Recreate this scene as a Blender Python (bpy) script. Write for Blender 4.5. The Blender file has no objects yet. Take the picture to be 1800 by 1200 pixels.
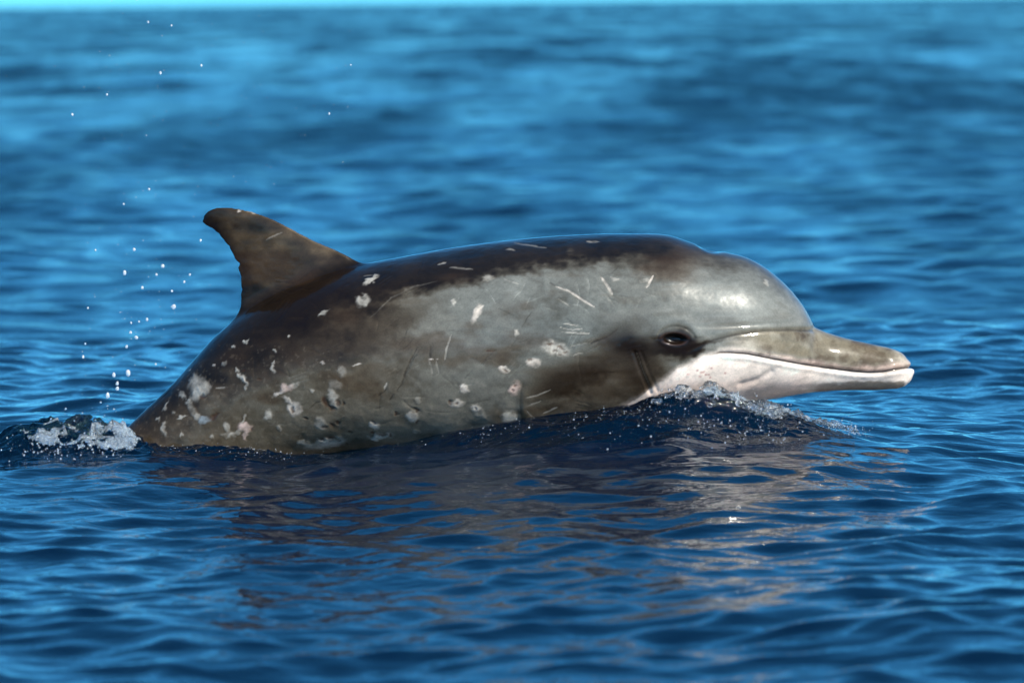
import bpy, bmesh, math, random
import numpy as np
from mathutils import Matrix, Vector, Euler

# ------------------------------------------------------------------ camera, sky, sun, exposure
DIST = 10.0                      # metres from the camera to the dolphin
LENS = 164.0
FPX = LENS / 36.0 * 1800.0       # focal length in photograph pixels
S = DIST / FPX                   # metres per photograph pixel at the dolphin
ROLL = math.radians(0.65)
PITCH = math.atan((600 - 3) / FPX)
CAM_H = DIST * math.tan(PITCH + math.atan((803 - 600) / FPX))
AXIS_Z = CAM_H - DIST * math.tan(PITCH)

scene = bpy.context.scene
COL = scene.collection
cam_data = bpy.data.cameras.new('camera')
cam = bpy.data.objects.new('camera', cam_data)
COL.objects.link(cam)
cam_data.lens = LENS
cam_data.sensor_width = 36.0
cam_data.clip_start = 0.1
cam_data.clip_end = 20000
cam_data.dof.use_dof = True
cam_data.dof.focus_distance = DIST - 0.15
cam_data.dof.aperture_fstop = 5.0
cam.matrix_world = (Matrix.Translation((0, -DIST, CAM_H))
                    @ Matrix.Rotation(math.pi / 2 - PITCH, 4, 'X')
                    @ Matrix.Rotation(-ROLL, 4, 'Z'))
scene.camera = cam

SUN_EL, SUN_AZ = math.radians(42), math.radians(45)      # behind the camera, a little to its right
to_sun = Vector((math.sin(SUN_AZ) * math.cos(SUN_EL), -math.cos(SUN_AZ) * math.cos(SUN_EL), math.sin(SUN_EL)))
world = bpy.data.worlds.new('World')
scene.world = world
world.use_nodes = True
wn, wl = world.node_tree.nodes, world.node_tree.links
wn.clear()
sky = wn.new('ShaderNodeTexSky')
sky.sky_type = 'NISHITA'
sky.sun_disc = False
sky.sun_elevation = SUN_EL
sky.sun_rotation = math.atan2(to_sun.x, to_sun.y)
sky.altitude = 0
sky.air_density = 0.6
sky.dust_density = 0.0
sky.ozone_density = 10.0
tint = wn.new('ShaderNodeMix')
tint.data_type = 'RGBA'
tint.blend_type = 'MULTIPLY'
tint.inputs['Factor'].default_value = 1.0
tint.inputs['B'].default_value = (0.44, 1.60, 2.08, 1)
bg = wn.new('ShaderNodeBackground')
bg.inputs['Strength'].default_value = 0.138
wo = wn.new('ShaderNodeOutputWorld')
soft = wn.new('ShaderNodeGamma')          # clear maritime air: less difference between horizon and zenith
soft.inputs['Gamma'].default_value = 0.62
wl.new(sky.outputs[0], soft.inputs['Color'])
wl.new(soft.outputs[0], tint.inputs['A'])
wl.new(tint.outputs['Result'], bg.inputs[0])
wl.new(bg.outputs[0], wo.inputs[0])

sun_data = bpy.data.lights.new('sun', 'SUN')
sun_data.energy = 5.0
sun_data.angle = math.radians(0.53)
sun_data.color = (1.0, 0.94, 0.82)
sun = bpy.data.objects.new('sun', sun_data)
COL.objects.link(sun)
sun.rotation_euler = to_sun.to_track_quat('Z', 'Y').to_euler()

scene.view_settings.view_transform = 'Standard'
scene.view_settings.look = 'None'
scene.view_settings.exposure = 0.4
scene.view_settings.gamma = 1.0
scene.view_settings.use_curve_mapping = False
scene.cycles.sample_clamp_indirect = 30.0
scene.cycles.max_bounces = 10
scene.cycles.transmission_bounces = 8
scene.cycles.caustics_reflective = True
scene.cycles.caustics_refractive = True

# ------------------------------------------------------------------ helpers
rng = np.random.default_rng(7)
random.seed(7)
cR, sR = math.cos(ROLL), math.sin(ROLL)


def P(px, py):
    """point of the plane y = 0 (the dolphin's mid plane) measured off the photograph"""
    px = np.asarray(px, float) - 900.0
    pz = 600.0 - np.asarray(py, float)
    return (px * cR + pz * sR) * S, AXIS_Z + (-px * sR + pz * cR) * S


def Q(x, z):
    """body coordinates of a point (inverse of P)"""
    x = x / S
    z = (z - AXIS_Z) / S
    return 900.0 + x * cR - z * sR, 600.0 - (x * sR + z * cR)


def vnoise(p, seed=0):
    p = np.asarray(p, np.float32)
    i = np.floor(p).astype(np.int64)
    f = (p - i).astype(np.float32)
    u = f * f * f * (f * (f * 6 - 15) + 10)
    out = np.zeros(len(p), np.float32)
    for dx in (0, 1):
        wx = u[:, 0] if dx else 1 - u[:, 0]
        for dy in (0, 1):
            wy = u[:, 1] if dy else 1 - u[:, 1]
            for dz in (0, 1):
                wz = u[:, 2] if dz else 1 - u[:, 2]
                h = ((i[:, 0] + dx) * 374761393 + (i[:, 1] + dy) * 668265263 + (i[:, 2] + dz) * 2147483647 + seed * 1274126177) & 0x7fffffff
                h = ((h ^ (h >> 13)) * 1274126177) & 0x7fffffff
                h = (h ^ (h >> 16)) & 0xffff
                out += wx * wy * wz * (h.astype(np.float32) / 32767.5 - 1.0)
    return out


def fbm(p, octaves=3, seed=0, gain=0.5):
    p = np.asarray(p, np.float32)
    out = np.zeros(len(p), np.float32)
    a, tot = 1.0, 0.0
    for o in range(octaves):
        out += a * vnoise(p * (2.03 ** o) + 17.3 * o, seed + o)
        tot += a
        a *= gain
    return out / tot


def sstep(a, b, x):
    t = np.clip((x - a) / (b - a), 0, 1)
    return t * t * (3 - 2 * t)


def spline(pts, n, closed=False):
    """Catmull-Rom resampling of a list of points, evenly by chord length"""
    p = np.asarray(pts, float)
    d = np.r_[0, np.cumsum(np.linalg.norm(np.diff(p, axis=0), axis=1))]
    t = np.linspace(0, d[-1], n)
    return np.stack([pchip(d, p[:, k], t) for k in range(p.shape[1])], 1)


def pchip(x, y, t):
    x = np.asarray(x, float)
    y = np.asarray(y, float)
    h = np.diff(x)
    dl = np.diff(y) / h
    m = np.empty_like(y)
    m[1:-1] = (dl[:-1] * h[1:] + dl[1:] * h[:-1]) / (h[:-1] + h[1:])
    m[0], m[-1] = dl[0], dl[-1]
    k = np.clip(np.searchsorted(x, t) - 1, 0, len(h) - 1)
    u = (t - x[k]) / h[k]
    return ((1 + 2 * u) * (1 - u) ** 2 * y[k] + u * (1 - u) ** 2 * h[k] * m[k]
            + u * u * (3 - 2 * u) * y[k + 1] + u * u * (u - 1) * h[k] * m[k + 1])


def mesh_from(name, verts, faces, smooth=True):
    """mesh from arrays; faces an (n,3) or (n,4) array"""
    me = bpy.data.meshes.new(name)
    v = np.asarray(verts, np.float32)
    f = np.asarray(faces, np.int32)
    k = f.shape[1]
    me.vertices.add(len(v))
    me.vertices.foreach_set('co', v.ravel())
    me.loops.add(f.size)
    me.loops.foreach_set('vertex_index', f.ravel())
    me.polygons.add(len(f))
    me.polygons.foreach_set('loop_start', np.arange(0, f.size, k, dtype=np.int32))
    me.polygons.foreach_set('loop_total', np.full(len(f), k, np.int32))
    me.update(calc_edges=True)
    me.validate()
    if smooth:
        me.polygons.foreach_set('use_smooth', np.ones(len(me.polygons), bool))
    return me


def link(name, me, mat=None, parent=None):
    o = bpy.data.objects.new(name, me)
    COL.objects.link(o)
    if mat is not None:
        me.materials.clear()
        me.materials.append(mat)
    if parent is not None:
        o.parent = parent
    return o


def tag(o, label=None, category=None, group=None, kind=None):
    for k, v in (('label', label), ('category', category), ('group', group), ('kind', kind)):
        if v:
            o[k] = v
    return o


def coords(me):
    a = np.empty(len(me.vertices) * 3, np.float32)
    me.vertices.foreach_get('co', a)
    return a.reshape(-1, 3)


def normals(me):
    a = np.empty(len(me.vertices) * 3, np.float32)
    me.vertex_normals.foreach_get('vector', a)
    return a.reshape(-1, 3)


def edges(me):
    e = np.empty(len(me.edges) * 2, np.int32)
    me.edges.foreach_get('vertices', e)
    return e.reshape(-1, 2)


def smooth(co, e, w, it):
    n = len(co)
    deg = np.maximum(np.bincount(e.ravel(), minlength=n), 1).astype(np.float32)[:, None]
    co = co.astype(np.float32)
    for _ in range(it):
        acc = np.empty_like(co)
        for k in range(3):
            acc[:, k] = (np.bincount(e[:, 0], co[e[:, 1], k], n) + np.bincount(e[:, 1], co[e[:, 0], k], n))
        co = co + (acc / deg - co) * (w if np.isscalar(w) else w[:, None])
    return co


def remesh(me, voxel):
    """union of the closed shells in a mesh as one continuous surface"""
    o = bpy.data.objects.new('work', me)
    COL.objects.link(o)
    m = o.modifiers.new('r', 'REMESH')
    m.mode = 'VOXEL'
    m.voxel_size = voxel
    m.use_smooth_shade = True
    dg = bpy.context.evaluated_depsgraph_get()
    out = bpy.data.meshes.new_from_object(o.evaluated_get(dg))
    bpy.data.objects.remove(o)
    bpy.data.meshes.remove(me)
    return out


def nodes_of(mat):
    mat.use_nodes = True
    nt = mat.node_tree
    nt.nodes.clear()
    return nt, nt.nodes, nt.links


# ------------------------------------------------------------------ materials
def make_water(name, body=(0.0006, 0.010, 0.034), clear=0.45, ripple=0.006, fine=38.0, rough=0.02):
    m = bpy.data.materials.new(name)
    nt, n, l = nodes_of(m)
    geo = n.new('ShaderNodeNewGeometry')
    mp = n.new('ShaderNodeMapping')
    mp.inputs['Scale'].default_value = (0.55, 1.0, 1.0)
    l.new(geo.outputs['Position'], mp.inputs['Vector'])
    n1 = n.new('ShaderNodeTexNoise')
    n1.inputs['Scale'].default_value = fine
    n1.inputs['Detail'].default_value = 2.0
    l.new(mp.outputs[0], n1.inputs['Vector'])
    b1 = n.new('ShaderNodeBump')
    b1.inputs['Strength'].default_value = 1.0
    b1.inputs['Distance'].default_value = ripple * 0.35
    l.new(n1.outputs[0], b1.inputs['Height'])
    # waves that the far mesh is too coarse to carry
    n2 = n.new('ShaderNodeTexNoise')
    n2.inputs['Scale'].default_value = 2.6
    n2.inputs['Detail'].default_value = 3.0
    l.new(mp.outputs[0], n2.inputs['Vector'])
    at = n.new('ShaderNodeAttribute')
    at.attribute_name = 'ripple'
    mul = n.new('ShaderNodeMath')
    mul.operation = 'MULTIPLY'
    l.new(at.outputs['Fac'], mul.inputs[0])
    l.new(n2.outputs[0], mul.inputs[1])
    b2 = n.new('ShaderNodeBump')
    b2.inputs['Strength'].default_value = 1.0
    b2.inputs['Distance'].default_value = 0.05
    l.new(mul.outputs[0], b2.inputs['Height'])
    l.new(b1.outputs[0], b2.inputs['Normal'])
    deep = n.new('ShaderNodeBsdfDiffuse')
    deep.inputs[0].default_value = (*body, 1)
    refr = n.new('ShaderNodeBsdfRefraction')
    refr.inputs['Color'].default_value = (0.55, 0.75, 0.62, 1)
    refr.inputs['IOR'].default_value = 1.33
    refr.inputs['Roughness'].default_value = 0.03
    mixb = n.new('ShaderNodeMixShader')
    mixb.inputs[0].default_value = clear
    l.new(deep.outputs[0], mixb.inputs[1])
    l.new(refr.outputs[0], mixb.inputs[2])
    gl = n.new('ShaderNodeBsdfGlossy')
    gl.distribution = 'BECKMANN'
    gl.inputs['Color'].default_value = (1, 1, 1, 1)
    rg = n.new('ShaderNodeMapRange')
    rg.clamp = False
    rg.inputs['To Min'].default_value = rough
    rg.inputs['To Max'].default_value = 0.2
    l.new(at.outputs['Fac'], rg.inputs['Value'])
    l.new(rg.outputs[0], gl.inputs['Roughness'])
    fr = n.new('ShaderNodeFresnel')
    fr.inputs['IOR'].default_value = 1.333
    for q in (gl, refr, fr, deep):
        l.new(b2.outputs[0], q.inputs['Normal'])
    mix = n.new('ShaderNodeMixShader')
    # many small unresolved facets reflect less than one flat sheet would at the horizon
    lo = n.new('ShaderNodeMapRange')
    lo.clamp = False
    lo.inputs['To Min'].default_value = 1.0
    lo.inputs['To Max'].default_value = 0.38
    l.new(at.outputs['Fac'], lo.inputs['Value'])
    fm = n.new('ShaderNodeMath')
    fm.operation = 'MULTIPLY'
    l.new(fr.outputs[0], fm.inputs[0])
    l.new(lo.outputs[0], fm.inputs[1])
    l.new(fm.outputs[0], mix.inputs[0])
    l.new(mixb.outputs[0], mix.inputs[1])
    l.new(gl.outputs[0], mix.inputs[2])
    out = n.new('ShaderNodeOutputMaterial')
    l.new(mix.outputs[0], out.inputs[0])
    return m


def make_principled(name, col, rough, trans=0.0, ior=1.33, coat=0.0, noise=None):
    m = bpy.data.materials.new(name)
    nt, n, l = nodes_of(m)
    p = n.new('ShaderNodeBsdfPrincipled')
    p.inputs['Base Color'].default_value = (*col, 1)
    p.inputs['Roughness'].default_value = rough
    p.inputs['Transmission Weight'].default_value = trans
    p.inputs['IOR'].default_value = ior
    p.inputs['Coat Weight'].default_value = coat
    if noise:
        tc = n.new('ShaderNodeNewGeometry')
        nz = n.new('ShaderNodeTexNoise')
        nz.inputs['Scale'].default_value = noise[0]
        l.new(tc.outputs['Position'], nz.inputs['Vector'])
        bp = n.new('ShaderNodeBump')
        bp.inputs['Strength'].default_value = noise[1]
        bp.inputs['Distance'].default_value = noise[2]
        l.new(nz.outputs[0], bp.inputs['Height'])
        l.new(bp.outputs[0], p.inputs['Normal'])
    out = n.new('ShaderNodeOutputMaterial')
    l.new(p.outputs[0], out.inputs[0])
    return m


M_SEA = make_water('sea_water')
M_SPLASH = make_water('splash_water', body=(0.0005, 0.006, 0.020), clear=0.5, ripple=0.005, fine=90.0, rough=0.05)
M_FOAM = make_principled('aerated_water', (0.80, 0.90, 0.97), 0.07, trans=0.86, noise=(300, 0.5, 0.003))
M_BEAD = make_principled('water_bead', (0.97, 0.99, 1.0), 0.10, trans=0.8)
M_CLEAR = make_principled('clear_water', (0.94, 0.98, 1.0), 0.06, trans=0.97, noise=(200, 0.6, 0.003))
M_DROP = make_principled('water_drop', (0.95, 0.98, 1.0), 0.11, trans=0.6)
M_DEEP = make_principled('deep_water', (0.002, 0.012, 0.03), 0.9)
M_EYE = make_principled('eye_surface', (0.004, 0.0025, 0.002), 0.3, coat=0.3, ior=1.4)


def make_skin():
    m = bpy.data.materials.new('dolphin_skin')
    nt, n, l = nodes_of(m)
    at = n.new('ShaderNodeAttribute')
    at.attribute_name = 'pigment'
    geo = n.new('ShaderNodeNewGeometry')
    n1 = n.new('ShaderNodeTexNoise')
    n1.inputs['Scale'].default_value = 260
    n1.inputs['Detail'].default_value = 3
    l.new(geo.outputs['Position'], n1.inputs['Vector'])
    mr = n.new('ShaderNodeMapRange')
    mr.inputs['From Min'].default_value = 0.25
    mr.inputs['From Max'].default_value = 0.75
    mr.inputs['To Min'].default_value = 0.86
    mr.inputs['To Max'].default_value = 1.14
    l.new(n1.outputs[0], mr.inputs['Value'])
    mx = n.new('ShaderNodeMix')
    mx.data_type = 'RGBA'
    mx.blend_type = 'MULTIPLY'
    mx.inputs['Factor'].default_value = 1
    l.new(at.outputs['Color'], mx.inputs['A'])
    l.new(mr.outputs[0], mx.inputs['B'])
    p = n.new('ShaderNodeBsdfPrincipled')
    l.new(mx.outputs['Result'], p.inputs['Base Color'])
    p.inputs['Roughness'].default_value = 0.34
    sheen = n.new('ShaderNodeAttribute')
    sheen.attribute_name = 'sheen'  # painted sheen mask, raises the specular level
    ws = n.new('ShaderNodeMapRange')
    ws.inputs['To Min'].default_value = 0.07
    ws.inputs['To Max'].default_value = 0.28
    l.new(sheen.outputs['Fac'], ws.inputs['Value'])
    l.new(ws.outputs[0], p.inputs['Specular IOR Level'])
    p.inputs['IOR'].default_value = 1.4
    p.inputs['Coat Weight'].default_value = 0.75
    p.inputs['Coat Roughness'].default_value = 0.085
    p.inputs['Coat IOR'].default_value = 1.34
    n2 = n.new('ShaderNodeTexNoise')
    n2.inputs['Scale'].default_value = 60
    n2.inputs['Detail'].default_value = 4
    l.new(geo.outputs['Position'], n2.inputs['Vector'])
    bp = n.new('ShaderNodeBump')
    bs = n.new('ShaderNodeMath')
    bs.operation = 'MULTIPLY'
    bs.inputs[1].default_value = 0.35
    l.new(at.outputs['Alpha'], bs.inputs[0])
    l.new(bs.outputs[0], bp.inputs['Strength'])
    bp.inputs['Distance'].default_value = 0.0014
    l.new(n2.outputs[0], bp.inputs['Height'])
    l.new(bp.outputs[0], p.inputs['Normal'])
    out = n.new('ShaderNodeOutputMaterial')
    l.new(p.outputs[0], out.inputs[0])
    return m


M_SKIN = make_skin()

# ------------------------------------------------------------------ the sea
NW = 360
lam = np.exp(rng.uniform(math.log(0.052), math.log(16.0), NW))
wk = 2 * math.pi / lam
wth = np.where(rng.random(NW) < np.where(lam < .25, .85, .6), -math.pi / 2 + 0.15 + rng.normal(0, 1, NW) * np.where(lam < .25, .5, .95),
               rng.uniform(-math.pi, math.pi, NW))
env = (np.exp(-0.5 * (np.log(lam / 0.105) / 0.55) ** 2) + 0.62 * np.exp(-0.5 * (np.log(lam / 0.38) / 0.6) ** 2)
       + 0.22 * np.exp(-0.5 * (np.log(lam / 2.2) / 0.8) ** 2))
slope = env / math.sqrt(0.5 * np.sum(env ** 2)) * 0.162
wa = slope / wk
wkx, wky = wk * np.cos(wth), wk * np.sin(wth)
wph = rng.uniform(0, 2 * math.pi, NW)

# the water pushed up along the swimming dolphin (crest heights in metres above the sea level, by photograph x)
BX = np.array([-400, 180, 400, 530, 650, 800, 1000, 1200, 1400, 1600, 1800, 2100], float)
BROAD = np.array([5, 24, 16, 12, 22, 36, 50, 60, 48, 28, 14, 0], float) * S        # the long swell it rides
HX = np.array([-500, -100, 60, 150, 230, 400, 530, 650, 850, 1000, 1120, 1190, 1260, 1340, 1420, 1500, 1600], float)
STEEP = np.array([0, 8, 22, 20, 11, 10, 5, 10, 30, 40, 50, 62, 56, 25, 8, 2, 0], float) * S     # the steep lip against its skin
WX = [0, 150, 235, 400, 600, 900, 1150, 1300, 1420, 1600]
WY = [.03, .05, .08, .13, .175, .205, .19, .155, .09, .03]


def hump(x, y):
    q = 900 + x / S
    a = np.where((q > -399) & (q < 2099), pchip(BX, BROAD, np.clip(q, -399, 2099)), 0)
    b = np.where((q > -499) & (q < 1599), pchip(HX, STEEP, np.clip(q, -499, 1599)), 0)
    d = np.clip(np.abs(y) - np.interp(q, WX, WY), 0, 9)
    wob = 1 + 0.3 * np.sin(x * 11 + y * 7 + 1.0)
    return a * np.exp(-0.5 * (y / .62) ** 2) + b * np.exp(-0.5 * (d / (.075 * wob)) ** 2)


def sea_height(x, y, spacing=None, chop=0.0):
    h = np.zeros(x.shape, np.float32)
    dx = np.zeros(x.shape, np.float32)
    dy = np.zeros(x.shape, np.float32)
    xs, ys = x.astype(np.float64), y.astype(np.float64)
    # close to the dolphin its own pressure wave replaces the longer waves
    calm = 1 - .88 * np.exp(-(np.clip(np.abs(xs + .05) - .75, 0, 9) / .45) ** 2 - (np.clip(np.abs(ys + .1) - .25, 0, 9) / .7) ** 2)
    calm = calm.astype(np.float32)
    for i in range(NW):
        damp = calm if lam[i] > .45 else 1
        if spacing is not None:
            f = sstep(2.0, 4.0, lam[i] / spacing)      # one value per row
            rows = np.nonzero(f > 0)[0]
            if len(rows) == 0:
                continue
            r1 = rows.max() + 1
            ph = (wkx[i] * xs[:r1] + wky[i] * ys[:r1] + wph[i]).astype(np.float32)
            fa = (f[:r1, None] * wa[i]).astype(np.float32)
            if lam[i] > .45:
                fa = fa * calm[:r1]
            h[:r1] += fa * np.cos(ph)
            if chop:
                sn = fa * np.sin(ph) * chop
                dx[:r1] -= sn * math.cos(wth[i])
                dy[:r1] -= sn * math.sin(wth[i])
        else:
            ph = (wkx[i] * xs + wky[i] * ys + wph[i]).astype(np.float32)
            h += np.float32(wa[i]) * np.cos(ph) * damp
            if chop:
                sn = np.float32(wa[i] * chop) * np.sin(ph) * damp
                dx -= sn * np.float32(math.cos(wth[i]))
                dy -= sn * np.float32(math.sin(wth[i]))
    return h, dx, dy


def build_sea():
    D2 = math.radians
    ang = np.r_[np.linspace(-180, -32, 22)[:-1], np.linspace(-32, -8.2, 70)[:-1], np.linspace(-8.2, 8.2, 580),
                np.linspace(8.2, 32, 70)[1:], np.linspace(32, 180, 22)[1:-1]]
    th = np.radians(ang)
    r = [0.25]
    while r[-1] < 9000:
        q = r[-1]
        if q < 4.3:
            q += 0.14
        elif q < 5.2:
            q *= 1.004
        elif q < 14:
            q *= 1.0018
        elif q < 32:
            q *= 1.0031
        else:
            q += min(0.08 * q, max(.0031 * q, 1.05e-4 * q * q))
        r.append(q)
    r = np.array(r)
    sp = np.r_[np.diff(r), np.diff(r)[-1]]
    sp = np.where(r < 4.3, 0.14, sp)
    X = r[:, None] * np.sin(th)[None]
    Y = -DIST + r[:, None] * np.cos(th)[None]
    Hh, dx, dy = sea_height(X, Y, sp, chop=0.9)
    Hh += hump(X, Y).astype(np.float32)
    V = np.stack([X + dx, Y + dy, Hh], -1)
    nr, nc = X.shape
    V = V.reshape(-1, 3)
    i = np.arange(nr - 1)[:, None] * nc
    j = np.arange(nc)[None]
    jn = (j + 1) % nc
    F = np.stack([i + j, i + jn, i + nc + jn, i + nc + j], -1).reshape(-1, 4)
    # close the small hole under the camera
    V = np.vstack([V, [[0, -DIST, 0]]])
    me = mesh_from('sea', V, F)
    kept = np.array([np.sum((sstep(2.0, 4.0, lam / q) * slope) ** 2) for q in sp]) / np.sum(slope ** 2)
    missing = np.repeat(np.sqrt(np.clip(1 - kept, 0, 1)) * (r > 4.3), nc)
    missing = np.clip((missing - .4) / .6, 0, 1)
    # gusts roughen the far water in patches
    gust = fbm(np.stack([X.ravel() / 1.3, Y.ravel() / 9.0, 0 * X.ravel()], 1), 4, 91, gain=.75)
    missing = missing * np.clip(.95 + 1.35 * gust, .3, 1.35)
    a = me.attributes.new('ripple', 'FLOAT', 'POINT')
    a.data.foreach_set('value', np.r_[missing, 0].astype(np.float32))
    o = link('sea', me, M_SEA)
    tag(o, 'deep blue sea with small rippling wavelets', 'sea', kind='structure')
    print('sea', nr, nc, len(F))


build_sea()
# the dark depth under the surface
bm = bmesh.new()
bmesh.ops.create_grid(bm, x_segments=2, y_segments=2, size=400)
me = bpy.data.meshes.new('deep_water')
bm.to_mesh(me)
bm.free()
o = link('deep_water', me, M_DEEP)
o.location.z = -6
tag(o, 'dark depth of the sea beneath the surface', 'sea', kind='structure')

# ------------------------------------------------------------------ the dolphin
# sections from the beak tip to the tail: point on the back, point on the belly, half width (photograph pixels)
SEC = [
    ((1608, 654), (1608, 657), 3), ((1605, 646), (1604, 668), 13), ((1599, 635), (1595, 677), 21), ((1589, 622), (1581, 683), 28),
    ((1570, 613), (1570, 684), 34), ((1540, 606), (1540, 686), 37), ((1500, 597), (1500, 686), 41),
    ((1470, 589), (1465, 687), 46), ((1447, 581), (1440, 689), 53), ((1433, 573), (1420, 691), 62),
    ((1424, 556), (1402, 694), 74), ((1412, 536), (1385, 697), 85), ((1395, 514), (1368, 700), 96),
    ((1370, 489), (1345, 704), 109), ((1340, 466), (1315, 712), 122), ((1310, 451), (1285, 722), 132),
    ((1275, 443), (1250, 732), 141), ((1235, 433), (1215, 744), 148), ((1180, 414), (1165, 760), 156),
    ((1100, 410), (1090, 778), 165), ((1000, 413), (995, 791), 172), ((900, 421), (900, 800), 175),
    ((800, 434), (805, 804), 172), ((700, 452), (715, 806), 165), ((645, 462), (665, 808), 158),
    ((550, 490), (590, 815), 141), ((460, 530), (530, 830), 121), ((395, 574), (480, 850), 104),
    ((300, 676), (415, 890), 82), ((235, 738), (350, 925), 66), ((150, 822), (250, 970), 50),
    ((50, 925), (140, 1040), 36), ((-50, 1030), (10, 1110), 24), ((-120, 1100), (-85, 1145), 15),
]


def body_loft():
    u = np.array([s[0] for s in SEC], float)
    b = np.array([s[1] for s in SEC], float)
    w = np.array([s[2] for s in SEC], float)
    d = np.r_[0, np.cumsum(np.linalg.norm(np.diff((u + b) / 2, axis=0), axis=1) + 0.6 * np.abs(np.diff(w)) + 0.3 * np.linalg.norm(np.diff(u, axis=0), axis=1))]
    t = np.linspace(0, d[-1], 420)
    U = np.stack([pchip(d, u[:, k], t) for k in (0, 1)], 1)
    B = np.stack([pchip(d, b[:, k], t) for k in (0, 1)], 1)
    W = pchip(d, w, t)
    NA = 160
    ph = np.linspace(0, 2 * math.pi, NA, endpoint=False)
    c, s = np.cos(ph), np.sin(ph)
    # how square the section is: the head is fuller at the cheeks, the tail stock is keeled
    V = []
    for i in range(len(t)):
        qx = U[i, 0]
        p = np.interp(qx, [-120, 100, 400, 700, 1250, 1380, 1480, 1600], [1.45, 1.3, 1.12, 1.0, 0.95, 1.0, 0.9, 0.95])
        side = np.sign(s) * np.abs(s) ** p
        up = 0.5 + 0.5 * c
        # widest point a little below the middle on the trunk
        pt = B[i] + (U[i] - B[i]) * up[:, None]
        X, Z = P(pt[:, 0], pt[:, 1])
        V.append(np.stack([X, side * W[i] * S, Z], 1))
    V = np.array(V)
    n, k = V.shape[:2]
    V = V.reshape(-1, 3)
    i = np.arange(n - 1)[:, None] * k
    j = np.arange(k)[None]
    jn = (j + 1) % k
    F = np.stack([i + j, i + k + j, i + k + jn, i + jn], -1).reshape(-1, 4).tolist()
    F.append(list(range(k)))
    F.append(list(range((n - 1) * k, n * k))[::-1])
    return V.tolist(), F


def foil(le, te, thick, to3, ns=70, nc=26):
    """a fin: leading and trailing edge point lists from root to tip, half thickness along it, and a map to 3-D"""
    L = spline(le, ns)
    T = spline(te, ns)
    tt = np.interp(np.linspace(0, 1, ns), np.linspace(0, 1, len(thick)), thick)
    ch = (1 - np.cos(np.linspace(0, math.pi, nc))) / 2
    prof = 2.6 * (0.2969 * np.sqrt(ch) - 0.126 * ch - 0.3516 * ch ** 2 + 0.2843 * ch ** 3 - 0.1036 * ch ** 4) * 1.3
    V, F = [], []
    ring = list(range(nc)) + list(range(nc - 2, 0, -1))
    k = len(ring)
    for i in range(ns):
        for a, q in enumerate(ring):
            pt = L[i] + (T[i] - L[i]) * ch[q]
            sgn = 1 if a < nc else -1
            V.append(to3(pt, sgn * max(prof[q], 0.04) * tt[i]))
    for i in range(ns - 1):
        for a in range(k):
            b2 = (a + 1) % k
            F.append([i * k + a, i * k + b2, (i + 1) * k + b2, (i + 1) * k + a])
    F.append(list(range(k))[::-1])
    F.append(list(range((ns - 1) * k, ns * k)))
    return V, F


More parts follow.
